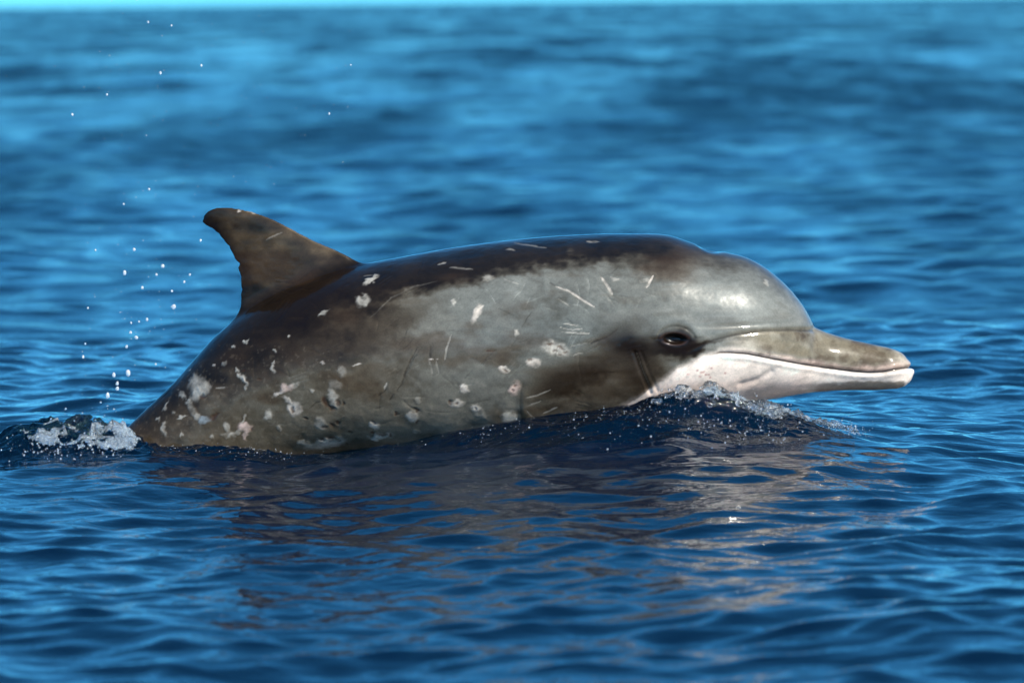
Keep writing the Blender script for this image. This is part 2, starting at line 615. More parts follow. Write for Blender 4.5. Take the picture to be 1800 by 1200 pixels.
def build_dolphin():
    V, F = body_loft()

    def add(v, f):
        off = len(V)
        V.extend([list(map(float, q)) for q in v])
        F.extend([[a + off for a in q] for q in f])

    def dorsal3(pt, y):
        x, z = P(pt[0], pt[1])
        return (float(x), y * S, float(z))
    add(*foil([(662, 500), (640, 460), (618, 449), (590, 438), (560, 426), (530, 411), (500, 395), (470, 381), (440, 371), (410, 365), (385, 364), (368, 369), (358, 378)],
              [(380, 600), (402, 562), (416, 540), (421, 520), (422, 500), (420, 480), (415, 464), (410, 450), (400, 432), (388, 416), (376, 405), (362, 397), (355, 389)],
              [30, 25, 19, 15, 12, 10, 8, 6, 3], dorsal3))
    for sg in (-1, 1):
        def flip3(pt, t, sg=sg):
            # pt: (x px, span px) ; flipper swept back and hanging under the shoulder
            x, z = P(pt[0], 752 + pt[1] * 0.62)
            return (float(x), sg * (0.150 + pt[1] * S * 0.55) + sg * t * S * 0.8, float(z) + t * S * 0.5)
        v, f = foil([(1085, -20), (1080, 20), (1050, 80), (1000, 150), (930, 220), (880, 250)],
                    [(935, -20), (930, 20), (925, 80), (905, 150), (880, 210), (868, 246)],
                    [22, 19, 15, 11, 8, 4], flip3, 50, 20)
        if sg > 0:
            f = [q[::-1] for q in f]
        add(v, f)

        def fluke3(pt, t, sg=sg):
            x, z = P(-70 - pt[0] * 0.72, 1085 + pt[0] * 0.72)
            return (float(x) + t * S * 0.7, sg * pt[1] * S, float(z) + t * S * 0.7)
        v, f = foil([(-60, -6), (-40, 30), (10, 110), (70, 190), (120, 235)],
                    [(120, -6), (110, 40), (115, 110), (125, 190), (132, 232)],
                    [16, 14, 10, 7, 3], fluke3, 40, 18)
        if sg > 0:
            f = [q[::-1] for q in f]
        add(v, f)

    me = bpy.data.meshes.new('shells')
    me.from_pydata(V, [], F)
    bm = bmesh.new()
    bm.from_mesh(me)
    bmesh.ops.recalc_face_normals(bm, faces=bm.faces)
    bm.to_mesh(me)
    bm.free()
    me = remesh(me, 0.0023)
    co, e = coords(me), edges(me)
    co = smooth(co, e, 0.55, 4)
    co = smooth(co, e, -0.57, 3)
    # a soft fillet where fins meet the trunk
    qx, qy = Q(co[:, 0], co[:, 2])
    line = np.interp(qx, [380, 395, 460, 550, 645, 665], [590, 574, 530, 490, 460, 456])
    near = np.exp(-((qy - line) / 22.0) ** 2) * sstep(372, 400, qx) * (1 - sstep(655, 690, qx)) * (np.abs(co[:, 1]) < 0.09)
    co = smooth(co, e, (near * 0.9).astype(np.float32), 90)
    # flipper roots
    near = np.exp(-((np.abs(co[:, 1]) - 0.16) / 0.05) ** 2) * np.exp(-((qx - 1010) / 110.0) ** 2) * np.exp(-((qy - 755) / 30.0) ** 2)
    co = smooth(co, e, (near * 0.8).astype(np.float32), 40)
    me.vertices.foreach_set('co', co.ravel())
    me.update()
    nrm = normals(me)
    co, col = carve_and_paint(co, nrm)
    me.vertices.foreach_set('co', co.ravel())
    me.update()
    a = me.color_attributes.new('pigment', 'FLOAT_COLOR', 'POINT')
    a.data.foreach_set('color', np.c_[col, np.interp(Q(co[:, 0], co[:, 2])[0], [1120, 1220], [1, .25])].astype(np.float32).ravel())
    me.polygons.foreach_set('use_smooth', np.ones(len(me.polygons), bool))
    fx, fy = Q(co[:, 0], co[:, 2])
    layer = .9 * np.exp(-ell(fx, fy, 1300, 515, 125, 70) ** 2) + .45 * np.exp(-ell(fx, fy, 1020, 490, 240, 45) ** 2) + .5 * np.exp(-ell(fx, fy, 1530, 628, 90, 30) ** 2)  # stronger sheen painted onto forehead, upper flank, beak and fin
    layer = layer + .35 * np.exp(-ell(fx, fy, 470, 430, 110, 60) ** 2)
    wa_ = me.attributes.new('sheen', 'FLOAT', 'POINT')
    wa_.data.foreach_set('value', np.clip(layer, 0, 1).astype(np.float32))
    print('dolphin', len(me.vertices), len(me.polygons))
    return me


def line_dist(qx, qy, pts, reach):
    """distance to a polyline and the position along it (0..1), for points within reach of its box"""
    p = np.asarray(pts, float)
    m = np.nonzero((qx > p[:, 0].min() - reach) & (qx < p[:, 0].max() + reach) & (qy > p[:, 1].min() - reach) & (qy < p[:, 1].max() + reach))[0]
    best = np.full(len(m), 1e9)
    along = np.zeros(len(m))
    sgn = np.zeros(len(m))
    ln = np.r_[0, np.cumsum(np.linalg.norm(np.diff(p, axis=0), axis=1))]
    for k in range(len(p) - 1):
        ax, ay = p[k]
        bx, by = p[k + 1] - p[k]
        L2 = bx * bx + by * by
        t = np.clip(((qx[m] - ax) * bx + (qy[m] - ay) * by) / L2, 0, 1)
        ex, ey = qx[m] - ax - t * bx, qy[m] - ay - t * by
        d = np.hypot(ex, ey)
        c = d < best
        best = np.where(c, d, best)
        along = np.where(c, (ln[k] + t * math.sqrt(L2)) / ln[-1], along)
        sgn = np.where(c, np.sign(bx * ey - by * ex), sgn)
    return m, best, along, sgn


GREY = np.array([0.130, 0.130, 0.114])
GREYL = np.array([0.178, 0.186, 0.168])
TAUPE = np.array([0.098, 0.079, 0.057])
BROWN = np.array([0.018, 0.0115, 0.007])
DARK = np.array([0.008, 0.0045, 0.003])
WHITE = np.array([0.86, 0.735, 0.635])
CREAM = np.array([0.60, 0.52, 0.44])
PALE = np.array([0.50, 0.455, 0.385])
PINK = np.array([0.62, 0.45, 0.38])
RUST = np.array([0.060, 0.022, 0.010])

MOUTH = [(1609, 645), (1595, 644), (1575, 647), (1550, 651), (1525, 652), (1500, 650), (1450, 643), (1400, 633), (1350, 622), (1310, 613), (1280, 610), (1260, 609), (1244, 613)]
MELON = [(1430, 577), (1420, 576), (1385, 573), (1340, 573), (1290, 578), (1250, 587), (1225, 597), (1205, 606)]
MELON2 = [(1415, 558), (1370, 561), (1300, 562), (1240, 564), (1212, 563)]

# pale scars: x, y, rx, ry, tilt (degrees), colour, strength
SPOTS = [
    (641, 521, 13, 9, -10, PALE, .8), (654, 487, 15, 4, -35, PALE, .8), (573, 543, 10, 4, -35, PALE, .6),
    (838, 541, 7, 17, 22, CREAM, .75), (800, 523, 3, 6, 20, PALE, .5), (907, 574, 5, 5, 0, PALE, .7),
    (886, 636, 10, 6, 0, CREAM, .8), (936, 624, 14, 7, -8, CREAM, .75), (975, 600, 26, 13, 20, PALE, .75),
    (905, 668, 9, 15, 20, PINK, .8), (817, 670, 9, 7, 0, CREAM, .9), (804, 696, 13, 7, -10, CREAM, .75), (837, 704, 9, 7, 0, CREAM, .8), (843, 714, 12, 8, 10, PALE, .35),
    (896, 724, 16, 15, 0, PALE, .85), (727, 720, 12, 10, 0, CREAM, .95), (660, 737, 10, 7, 20, CREAM, .8), (672, 757, 22, 6, -8, PALE, .8), (661, 763, 6, 4, -10, CREAM, .7),
    (605, 641, 9, 9, 0, PALE, .35), (590, 692, 9, 18, -8, PALE, .75), (594, 665, 12, 9, 0, PALE, .3),
    (567, 734, 10, 14, -20, PALE, .6), (585, 768, 24, 10, -5, CREAM, .55), (565, 775, 34, 9, -4, PALE, .5),
    (522, 709, 13, 13, 12, CREAM, .95), (511, 694, 9, 5, 35, CREAM, .9), (497, 680, 15, 4, -30, CREAM, .9), (508, 672, 13, 7, -12, PINK, .8), (521, 668, 10, 6, -15, PALE, .5),
    (476, 721, 8, 9, 15, PALE, .85), (434, 743, 13, 9, 5, PINK, .95), (434, 757, 4, 10, 5, PINK, .8), (432, 728, 3, 9, 15, PALE, .7), (418, 752, 14, 4, -30, PALE, .6),
    (403, 743, 6, 9, -25, PALE, .7), (403, 757, 10, 6, -10, PALE, .4), (430, 655, 8, 6, 35, PALE, .85), (436, 668, 3, 13, -12, PALE, .8), (421, 644, 4, 5, 0, PALE, .6), (434, 660, 4, 7, -30, CREAM, .5),
    (484, 638, 3, 9, -8, PALE, .9), (485, 628, 2, 3, 0, PALE, .6), (353, 675, 20, 17, 0, PALE, .52), (350, 688, 16, 10, -30, PALE, .6), (363, 677, 12, 12, 0, PALE, .35), (340, 663, 10, 6, -50, PALE, .4),
    (322, 690, 7, 9, -35, PALE, .55), (333, 701, 7, 4, -10, PALE, .6), (340, 714, 7, 13, -30, PALE, .4), (349, 725, 7, 7, 0, PALE, .7), (362, 731, 11, 7, -10, np.array([.36, .42, .45]), .6),
    (292, 711, 3, 10, 42, PALE, .6), (322, 728, 10, 3, -25, PALE, .8), (288, 747, 4, 10, 15, PALE, .6), (291, 757, 4, 8, -20, PALE, .5), (278, 733, 4, 5, 20, PALE, .5), (307, 722, 4, 4, 0, PALE, .4), (322, 760, 2, 7, 5, PALE, .5),
    (555, 676, 4, 4, 0, PALE, .7), (494, 743, 4, 5, 10, PALE, .5), (570, 626, 5, 1.8, 0, CREAM, .9), (632, 629, 9, 2, -8, CREAM, .9), (764, 620, 7, 1.6, -2, CREAM, .9),
    (436, 594, 5, 2, -55, PALE, .8), (413, 604, 2.5, 2.5, 0, PALE, .7), (379, 636, 2.5, 2.5, 0, CREAM, .8), (396, 634, 6, 3, -45, PALE, .5), (486, 607, 3, 2.5, 0, PALE, .7), (514, 585, 3, 2, -30, PALE, .7),
    (333, 648, 3, 3, 0, PALE, .5), (376, 760, 5, 3, 0, PALE, .5), (421, 369, 3, 2.5, 0, CREAM, .9), (440, 372, 9, 2.5, 8, PALE, .5), (536, 770, 10, 5, -10, PALE, .45), (735, 748, 8, 4, 10, PALE, .3),
    (737, 690, 6, 5, 20, PALE, .4), (858, 482, 12, 5, -20, PALE, .35), (1078, 482, 10, 2.5, 10, PALE, .5), (1126, 484, 8, 4, 0, PALE, .35),
    (1390, 498, 8, 2, 50, PALE, .45), (1345, 492, 4, 7, -25, PALE, .35),
]
PITS = [  # dark rusty scabs and bite pits
    (575, 694, 5, 13, -12), (586, 706, 9, 4, 25), (598, 697, 3, 8, 15), (573, 741, 8, 4, -5), (588, 736, 6, 5, -30), (598, 734, 4, 4, 0), (619, 751, 4, 3, 0), (569, 763, 5, 4, 0), (584, 760, 10, 3, -5),
    (598, 766, 4, 3, 0), (611, 771, 4, 2.5, 0), (660, 732, 6, 3, 30), (657, 752, 5, 4, 0), (672, 754, 13, 2.5, -5), (688, 755, 4, 3, 0), (735, 709, 6, 4, 20), (735, 729, 5, 4, -15), (700, 716, 6, 3, 35),
    (358, 693, 6, 4, -20), (380, 724, 12, 5, -30), (794, 694, 5, 3, 50), (445, 746, 3, 4, 0), (519, 711, 3, 6, 15), (606, 698, 3, 4, 0), (887, 637, 3, 2, 0), (931, 620, 4, 3, 0), (905, 664, 4, 3, -40), (902, 675, 3, 2, 0),
    (965, 592, 8, 2.5, 0), (985, 598, 9, 3, 20), (975, 604, 7, 2.5, 15), (993, 608, 5, 2.5, 35), (983, 611, 4, 2, 0), (540, 724, 3, 3, 0), (838, 705, 3, 2.5, 0), (805, 697, 4, 2, 0),
    (434, 643, 4, 2, 0), (460, 659, 7, 2, -5),
]
SCRATCH = [  # points, width, colour, strength
    ([(975, 494), (1000, 502), (1022, 517), (1044, 530)], 1.9, CREAM, .75), ([(1055, 479), (1064, 492), (1074, 508)], 2.6, CREAM, .75), ([(1145, 477), (1139, 487), (1134, 496)], 1.8, CREAM, .9),
    ([(965, 488), (975, 494)], 1.5, BROWN, .6), ([(980, 514), (998, 526)], 1.4, PALE, .5), ([(886, 482), (912, 491)], 1.4, PALE, .35), ([(851, 527), (843, 534), (838, 544)], 2.5, CREAM, .8),
    ([(795, 576), (788, 597), (783, 622)], 1.7, PALE, .55), ([(758, 599), (759, 616)], 2.0, BROWN, .8), ([(736, 600), (726, 617), (716, 640), (709, 662), (700, 675)], 1.8, BROWN, .75), ([(742, 600), (727, 622), (714, 650)], 1.3, BROWN, .5),
    ([(693, 682), (688, 692)], 1.8, BROWN, .8), ([(684, 660), (678, 672)], 2.0, PALE, .8), ([(682, 672), (668, 683)], 2.2, BROWN, .8), ([(934, 538), (916, 562)], 1.3, BROWN, .6), ([(1082, 567), (1062, 581), (1036, 591)], 1.9, BROWN, .8),
    ([(985, 556), (1010, 560), (1020, 560)], 1.1, PALE, .7), ([(983, 563), (1005, 568), (1022, 566)], 1.1, PALE, .7), ([(985, 571), (1010, 573), (1034, 574)], 1.2, PALE, .7), ([(990, 575), (1010, 577), (1030, 576)], 1.0, BROWN, .5),
    ([(572, 694), (558, 698), (548, 708)], 1.4, BROWN, .6), ([(611, 688), (618, 686)], 1.2, BROWN, .5), ([(712, 692), (724, 702), (731, 708)], 1.4, BROWN, .6), ([(662, 707), (674, 704)], 1.4, BROWN, .6),
    ([(918, 660), (914, 690), (917, 725)], 1.6, BROWN, .45), ([(925, 686), (945, 681), (966, 672)], 1.6, PALE, .45), ([(925, 700), (950, 692)], 1.6, PALE, .45), ([(955, 714), (978, 704)], 1.8, PALE, .5), ([(935, 720), (925, 708)], 1.4, PALE, .3),
    ([(905, 425), (935, 428), (960, 431)], 1.6, PALE, .25), ([(888, 434), (905, 436)], 1.4, PALE, .3), ([(1030, 421), (1052, 421)], 1.6, PALE, .35), ([(770, 460), (785, 457)], 1.5, PALE, .45), ([(790, 464), (832, 467)], 1.6, PALE, .25),
    ([(655, 548), (690, 515), (730, 496), (770, 486)], 1.6, PALE, .10), ([(640, 480), (656, 478)], 1.2, PALE, .3), ([(1111, 607), (1122, 640), (1136, 676)], 2.0, BROWN, .9), ([(1115, 606), (1127, 640), (1141, 672)], 1.2, TAUPE, .8),
    ([(285, 676), (298, 664), (306, 654)], 2.5, PALE, .5), ([(229, 731), (237, 722)], 1.8, PALE, .5), ([(468, 420), (495, 408)], 1.4, PALE, .3), ([(530, 412), (560, 426), (590, 440)], 4.0, TAUPE, .5),
    ([(757, 620), (763, 645)], 1.6, PALE, .3), ([(769, 622), (774, 644)], 1.6, PALE, .3), ([(856, 604), (870, 604)], 1.6, RUST, .8), ([(1030, 590), (1000, 596)], 1.2, PALE, .35), ([(1024, 606), (1005, 612)], 1.2, PALE, .35),
    ([(705, 640), (697, 645)], 1.4, BROWN, .5), ([(384, 676), (400, 674)], 1.5, PALE, .45), ([(1195, 640), (1180, 655)], 1.2, PALE, .3),
]

# old faint tooth rakes and hairline scratches
_r = random.Random(12)
for _ in range(85):
    x, y = _r.uniform(430, 1130), _r.uniform(470, 740)
    t, ln = _r.gauss(-.25, .7), _r.uniform(10, 42)
    bend = _r.uniform(-.25, .25)
    pts = [(x, y), (x + ln / 2 * math.cos(t), y + ln / 2 * math.sin(t)), (x + ln * math.cos(t + bend), y + ln * math.sin(t + bend))]
    SCRATCH.append((pts, _r.uniform(.9, 1.5), None, _r.choice((.45, .35, -.35, -.3))))
for _ in range(11):
    x, y = _r.uniform(480, 1150), _r.uniform(470, 700)
    t, ln, gap = _r.gauss(-.5, .8), _r.uniform(18, 45), _r.uniform(4.5, 7)
    for k in range(_r.randint(3, 5)):
        ox, oy = -math.sin(t) * gap * k + _r.uniform(-2, 2), math.cos(t) * gap * k
        f = _r.uniform(.7, 1)
        SCRATCH.append(([(x + ox, y + oy), (x + ox + ln * f * math.cos(t), y + oy + ln * f * math.sin(t))], 1.1, None, _r.choice((.45, .35, -.3))))


def ell(qx, qy, x, y, rx, ry, tilt=0.0):
    t = math.radians(tilt)
    dx, dy = qx - x, qy - y
    u = (dx * math.cos(t) + dy * math.sin(t)) / rx
    v = (-dx * math.sin(t) + dy * math.cos(t)) / ry
    return np.hypot(u, v)


def carve_and_paint(co, nrm):
    qx, qy = Q(co[:, 0], co[:, 2])
    near = co[:, 1] < 0
    p3 = co.copy()
    n_big = fbm(p3 * 7, 3, 1)
    n_mid = fbm(p3 * 22, 3, 5)
    n_fin = fbm(p3 * 80, 3, 9)
    n_str = fbm(p3 * np.array([9, 30, 60], np.float32), 3, 21)        # streaks along the body
    wx = qx + 16 * n_mid + 7 * n_fin
    wy = qy + 12 * n_big + 9 * fbm(p3 * 22 + 40, 3, 13) + 5 * n_fin + 10 * n_str
    N = len(co)
    col = np.empty((N, 3))

    def mix(c, a):
        nonlocal col
        a = np.clip(a, 0, 1)[:, None]
        col = col * (1 - a) + np.asarray(c) * a

    col[:] = GREY
    mix(TAUPE, 0.85 * (1 - sstep(560, 840, wx)))
    mix(GREYL, 0.75 * np.exp(-(ell(wx, wy, 1270, 520, 150, 85) ** 2)))  # pale grey of the melon, part of its broad sheen painted in
    mix(GREYL, 0.35 * np.exp(-(ell(wx, wy, 960, 500, 220, 45, -3) ** 2)))
    mix(np.array([.108, .122, .115]), 0.5 * np.exp(-(ell(wx, wy, 980, 555, 170, 50) ** 2)))
    mix(np.array([.165, .147, .115]), 0.75 * np.exp(-(ell(wx, wy, 780, 730, 240, 50, -6) ** 2)))
    mix(np.array([.125, .130, .115]), 0.5 * np.exp(-(ell(wx, wy, 500, 700, 110, 60, -25) ** 2)))
    # the dark cape along the back
    bx = [150, 235, 300, 400, 480, 560, 650, 720, 800, 900, 1000, 1100, 1180, 1260, 1330, 1390, 1440]
    by = [800, 765, 725, 668, 628, 590, 545, 512, 492, 474, 457, 444, 458, 478, 478, 505, 560]
    cape = np.interp(wx, bx, by) - wy
    soft = np.interp(qx, [200, 600, 720, 1100, 1250, 1400], [70, 60, 16, 16, 40, 40])
    a = sstep(-soft, soft, cape)
    a0 = a
    mix(BROWN * .8, a * np.interp(qx, [200, 500, 1150, 1260, 1400], [.85, .95, .95, .8, .55]))
    mix(GREY * 1.2, 0.4 * np.exp(-(ell(wx, wy, 1060, 665, 40, 10, -35) ** 2)))
    # the white throat and lower jaw
    tx = [1050, 1110, 1150, 1190, 1225, 1260, 1310, 1400, 1500, 1600]
    ty = [735, 694, 664, 636, 617, 606, 606, 628, 648, 644]
    thr = wy * .35 + qy * .65 - np.interp(qx, tx, ty)
    sw = np.interp(qx, [1100, 1240, 1300, 1600], [13, 9, 5, 3])
    a = sstep(-sw, sw, thr) * sstep(1075, 1110, qx)
    mix(WHITE, a)
    # pink skin along the upper lip, grey-brown beak top
    lip = np.interp(qx, [m[0] for m in MOUTH[::-1]], [m[1] for m in MOUTH[::-1]]) - qy
    bk = sstep(1250, 1330, qx) * (lip > 0) * (1 - sstep(-6, 10, np.interp(qx, [1200, 1290, 1340, 1433, 1500], [600, 574, 572, 574, 560]) - qy))
    upper = np.array([.158, .136, .096])
    mix(upper, bk * sstep(2, 22, lip + 6 * n_mid))
    mix(PALE * 1.1, 0.8 * bk * np.exp(-(ell(wx, wy, 1290, 596, 50, 14, 10) ** 2)))
    mix(PINK * 1.15, bk * (1 - sstep(3, 20, lip + 9 * n_mid + 3)) * .85)
    mix(BROWN * 2.6, bk * 0.5 * sstep(.05, .5, fbm(p3 * 34, 4, 31) + 0.25 * sstep(1380, 1560, qx)))
    mix(np.array([.27, .25, .20]), bk * .3 * sstep(.1, .4, fbm(p3 * 46, 3, 37)))
    mix(PALE * 1.1, 0.55 * bk * np.exp(-(ell(wx, wy, 1585, 632, 14, 16) ** 2)))
    # underside shade of the lower jaw, painted in as mottled brown
    lj = (qy > np.interp(qx, [m[0] for m in MOUTH[::-1]], [m[1] for m in MOUTH[::-1]])) & (qx > 1300)
    mix(TAUPE * 1.3, lj * .85 * sstep(.0, .5, sstep(658, 684, wy) * sstep(1390, 1500, qx) * (1 - sstep(1575, 1600, qx)) + .5 * n_mid - .15))
    mix(TAUPE * 2.0, lj * .6 * np.exp(-(ell(wx, wy, 1460, 682, 120, 8) ** 2)))
    mix(PINK, lj * .4 * np.exp(-(ell(wx, wy, 1380, 680, 100, 10) ** 2)))
    mix(PINK * 1.05, .55 * a * sstep(640, 672, wy) * (1 - sstep(1390, 1440, qx)))
    for x, y in ((1228, 644), (1236, 648), (1226, 651), (1244, 653), (1241, 648), (1221, 640), (1246, 637), (1205, 647), (1270, 646), (1232, 643)):
        mix(np.array([.50, .26, .22]), .7 * (1 - sstep(.5, 1.2, ell(qx, qy, x, y, 2.8, 2.4))) * near)
    # dorsal fin: taupe face, darker trailing edge and foot
    line = np.interp(qx, [330, 395, 460, 550, 645], [640, 574, 530, 490, 460])
    fin = sstep(-4, 30, line - qy) * (qx < 660) * (np.abs(co[:, 1]) < .05)
    mix(np.array([.062, .050, .034]) * (1 + .5 * n_mid[:, None] + .25 * n_str[:, None]), fin * .95)
    te = np.interp(qy, [360, 389, 416, 450, 500, 540, 575], [340, 355, 388, 410, 422, 416, 390])
    mix(BROWN * .7, fin * .9 * (1 - sstep(4, 40, qx - te + 10 * n_mid)))
    mix(BROWN, .85 * np.exp(-np.clip(ell(wx, wy, 560, 515, 90, 16, -32), 0, 9) ** 3))
    # general mottling
    col *= np.clip(1 + .34 * n_mid + .22 * n_fin + .28 * n_big + .16 * n_str, .3, 2)[:, None]
    mix(BROWN * 2.6, .55 * sstep(.05, .45, fbm(p3 * np.array([6, 12, 12], np.float32) + 70, 4, 61)) * (thr < 0) * (1 - sstep(1180, 1260, qx)) * (1 - bk))
    mix(TAUPE * .8, .28 * sstep(.15, .55, n_str) * (thr < 0) * (1 - a0))
    mix(PALE, .05 * (1 - a0) * sstep(.25, .6, fbm(p3 * np.array([14, 40, 40], np.float32) + 9, 3, 51)) * (thr < 0))
    # dark blotches on the cheek, behind the eye and at the flipper root
    for x, y, rx, ry, t, st in ((560, 512, 100, 17, -32, .85), (1110, 592, 58, 32, 0, .97), (1130, 645, 52, 44, 20, .86), (1000, 655, 72, 36, -10, .88), (955, 690, 42, 30, 0, .5), (1060, 625, 60, 26, -15, .55), (1060, 690, 40, 20, -10, .45),
                                (1190, 602, 50, 16, -8, .97), (1182, 588, 38, 22, 0, .92), (1228, 600, 34, 8, -20, .92), (640, 590, 130, 32, -25, .5), (520, 590, 120, 40, -30, .5), (1090, 560, 40, 18, 0, .25)):
        mix(BROWN if st < .9 else DARK * 1.3, st * np.exp(-np.clip(ell(wx, wy, x, y, rx, ry, t), 0, 9) ** 3) * (1 - sstep(-6, 6, thr) * (qx > 1075)))
    fl = sstep(.38, .52, fbm(p3 * 150, 2, 77)) * (qx < 620) * (qy > 600)
    mix(PALE * .8, .08 * fl)
    col *= 1 - np.array([.10, .17, .26]) * (1 - sstep(-8, 8, thr) * (qx > 1090))[:, None] * np.interp(qx, [0, 600, 850, 1150, 1250, 1420, 1500], [.9, .8, .12, .25, .1, .2, .6])[:, None]
    skin = 1 - sstep(-8, 8, thr) * (qx > 1090)
    lum = np.maximum(col.mean(1), 1e-4)
    col *= (1 + skin * (np.minimum((lum / .115) ** .28, 1.0) - 1))[:, None]
    col *= 1 + (skin * (1 - sstep(.03, .12, lum)))[:, None] * np.array([.12, 0, -.14])
    disp = np.zeros(N)
    # scars, on the near flank as in the photograph and a shuffled set on the far flank
    shx, shy = qx + 2.6 * vnoise(p3 * 120, 3) + 1.0 * vnoise(p3 * 260, 6) + 3 * n_fin, qy + 2.6 * vnoise(p3 * 120 + 30, 4) + 1.0 * vnoise(p3 * 260 + 9, 8) + 3 * n_fin
    for flank in (0, 1):
        msk = near if flank == 0 else ~near
        off = 0 if flank == 0 else 37
        idx = np.nonzero(msk)[0]
        for x, y, rx, ry, t, c, st in SPOTS:
            k = idx[(np.abs(qx[idx] - x - off) < 45) & (np.abs(qy[idx] - y) < 45)]
            d = ell(shx[k] - off, shy[k], x, y, rx, ry, t)
            a = (1 - sstep(.5, 1.25, d)) * st * (.72 + .7 * n_fin[k])
            a = np.clip(a, 0, 1)[:, None]
            col[k] = col[k] * (1 - a) + c * a
            disp[k] += .0007 * (1 - sstep(.6, 1.2, d))
        for x, y, rx, ry, t in PITS:
            k = idx[(np.abs(qx[idx] - x - off) < 30) & (np.abs(qy[idx] - y) < 30)]
            d = ell(shx[k] - off, shy[k], x, y, rx, ry, t)
            a = ((1 - sstep(.4, 1.2, d)) * .68)[:, None]
            col[k] = col[k] * (1 - a) + RUST * .8 * a
            disp[k] -= .0012 * (1 - sstep(.4, 1.2, d))
        for pts, w, c, st in SCRATCH:
            m, d, al, sg = line_dist(np.where(msk, qx - off + 1.2 * n_fin, -9e3), qy + 1.2 * n_fin, pts, 12)
            tp = np.minimum(1, 4 * al * (1 - al) + .35)
            a = ((1 - sstep(.3, 1.3, d / (w * tp))) * st * .85 * np.clip(.8 + n_fin[m], .35, 1))[:, None]
            col[m] = col[m] * (1 + a) if c is None else col[m] * (1 - a) + c * a
            disp[m] -= .0010 * np.exp(-(d / (w * 1.3)) ** 2) * abs(st)
    # the mouth line, the crease under the melon and the folds behind the eye
    m, d, al, sg = line_dist(qx, qy, MOUTH, 30)
    dep = np.interp(al, [0, .03, .85, 1], [.010, .0065, .0045, .0])
    disp[m] -= dep * np.exp(-(d / 2.6) ** 2)
    disp[m] += .0022 * np.exp(-((d - 7) / 5) ** 2) * np.interp(al, [0, .9, 1], [1, 1, 0])
    a = (np.exp(-(d / 2.3) ** 2) * np.interp(al, [0, .95, 1], [1, 1, .2]) * .95)[:, None]
    col[m] = col[m] * (1 - a) + DARK * 1.5 * a
    m, d, al, sg = line_dist(qx, qy, MELON, 40)
    disp[m] -= np.interp(al, [0, .1, .6, 1], [.005, .005, .003, .001]) * np.exp(-(d / 4.5) ** 2)
    a = (np.exp(-(d / 1.8) ** 2) * .7)[:, None]
    col[m] = col[m] * (1 - a) + BROWN * a
    m, d, al, sg = line_dist(qx, qy, MELON2, 40)
    disp[m] -= .0022 * np.exp(-(d / 4) ** 2) * np.sin(np.clip(al, 0, 1) * math.pi) ** .5
    m, d, al, sg = line_dist(qx, qy, [(1111, 607), (1124, 642), (1140, 680)], 30)
    disp[m] -= .0025 * np.exp(-(d / 3.5) ** 2)
    m, d, al, sg = line_dist(qx, qy, [(1123, 607), (1136, 640), (1152, 676)], 30)
    disp[m] -= .0015 * np.exp(-(d / 3) ** 2)
    # throat folds
    for k in range(5):
        m, d, al, sg = line_dist(qx, qy, [(1140 + 14 * k, 690 - 3 * k), (1160 + 14 * k, 660 - 2 * k)], 20)
        disp[m] -= .0010 * np.exp(-(d / 2.5) ** 2)
    m, d, al, sg = line_dist(qx, qy, [(1300, 668), (1330, 660), (1352, 646)], 25)
    disp[m] -= .0030 * np.exp(-(d / 6) ** 2)
    # flipper root: a step along its front and back edge
    m, d, al, sg = line_dist(qx, qy, [(918, 665), (914, 700), (917, 745)], 40)
    disp[m] += .0022 * np.sin(np.clip(al, 0, 1) * math.pi) * np.tanh(-sg * d / 6) * np.exp(-(d / 22) ** 2)
    # blowhole on the top of the head
    bxp, bzp = P(1248, 437)
    r = np.hypot((co[:, 0] - bxp) / .020, co[:, 1] / .034)
    disp -= .010 * np.exp(-r ** 2 * 1.2) * (nrm[:, 2] > .2)
    disp += .001 * np.exp(-((r - 1.7) / .5) ** 2) * (nrm[:, 2] > .2)
    # the eye: socket, half-closed lids, brow fold
    e = ell(qx, qy, 1181, 585, 24, 10.5, 5)
    disp -= .011 * (1 - sstep(.45, 1.0, e))
    disp += .0004 * np.exp(-((ell(qx, qy, 1182, 586, 26, 12.5, 5) - 1.12) / .16) ** 2)
    disp -= .0018 * np.exp(-((ell(qx, qy, 1184, 586, 28, 20, 5) - 1.15) / .09) ** 2) * (qy < 584)
    disp += .0018 * np.exp(-((ell(qx, qy, 1186, 586, 30, 27, 3) - 1.25) / .30) ** 2) * (qy < 582)
    a = .97 * (1 - sstep(.8, 1.3, ell(qx, qy, 1184, 589, 33, 16, 4)))[:, None]
    col = col * (1 - a) + DARK * a
    a = (.45 * np.exp(-((ell(qx, qy, 1180, 584, 21, 10.5, 4) - 1.1) / .10) ** 2) * sstep(586, 590, qy) * near)[:, None]
    col = col * (1 - a) + np.array([.07, .038, .026]) * a
    a = (.5 * np.exp(-((ell(qx, qy, 1182, 585, 23, 11, 4) - 1.12) / .12) ** 2) * (qy < 584) * near)[:, None]
    col = col * (1 - a) + np.array([.040, .018, .013]) * a
    a = (.25 * np.exp(-((ell(qx, qy, 1186, 584, 32, 27, 3) - 1.15) / .22) ** 2) * (qy < 578))[:, None]
    col = col * (1 - a) + GREYL * 1.15 * a
    # soft unevenness of the hide
    disp += np.interp(qx, [1100, 1200], [.0014, .0003]) * n_mid * (np.abs(co[:, 1]) > .02) + .0003 * n_fin
    # nicks on the trailing edge of the fin
    nick = (qx < 428) & (qy < 545) & (qy > 388) & (np.abs(co[:, 1]) < .03)
    out = co + nrm * disp[:, None].astype(np.float32)
    te2 = np.clip(1 - (qx - te) / 10.0, 0, 1) * nick
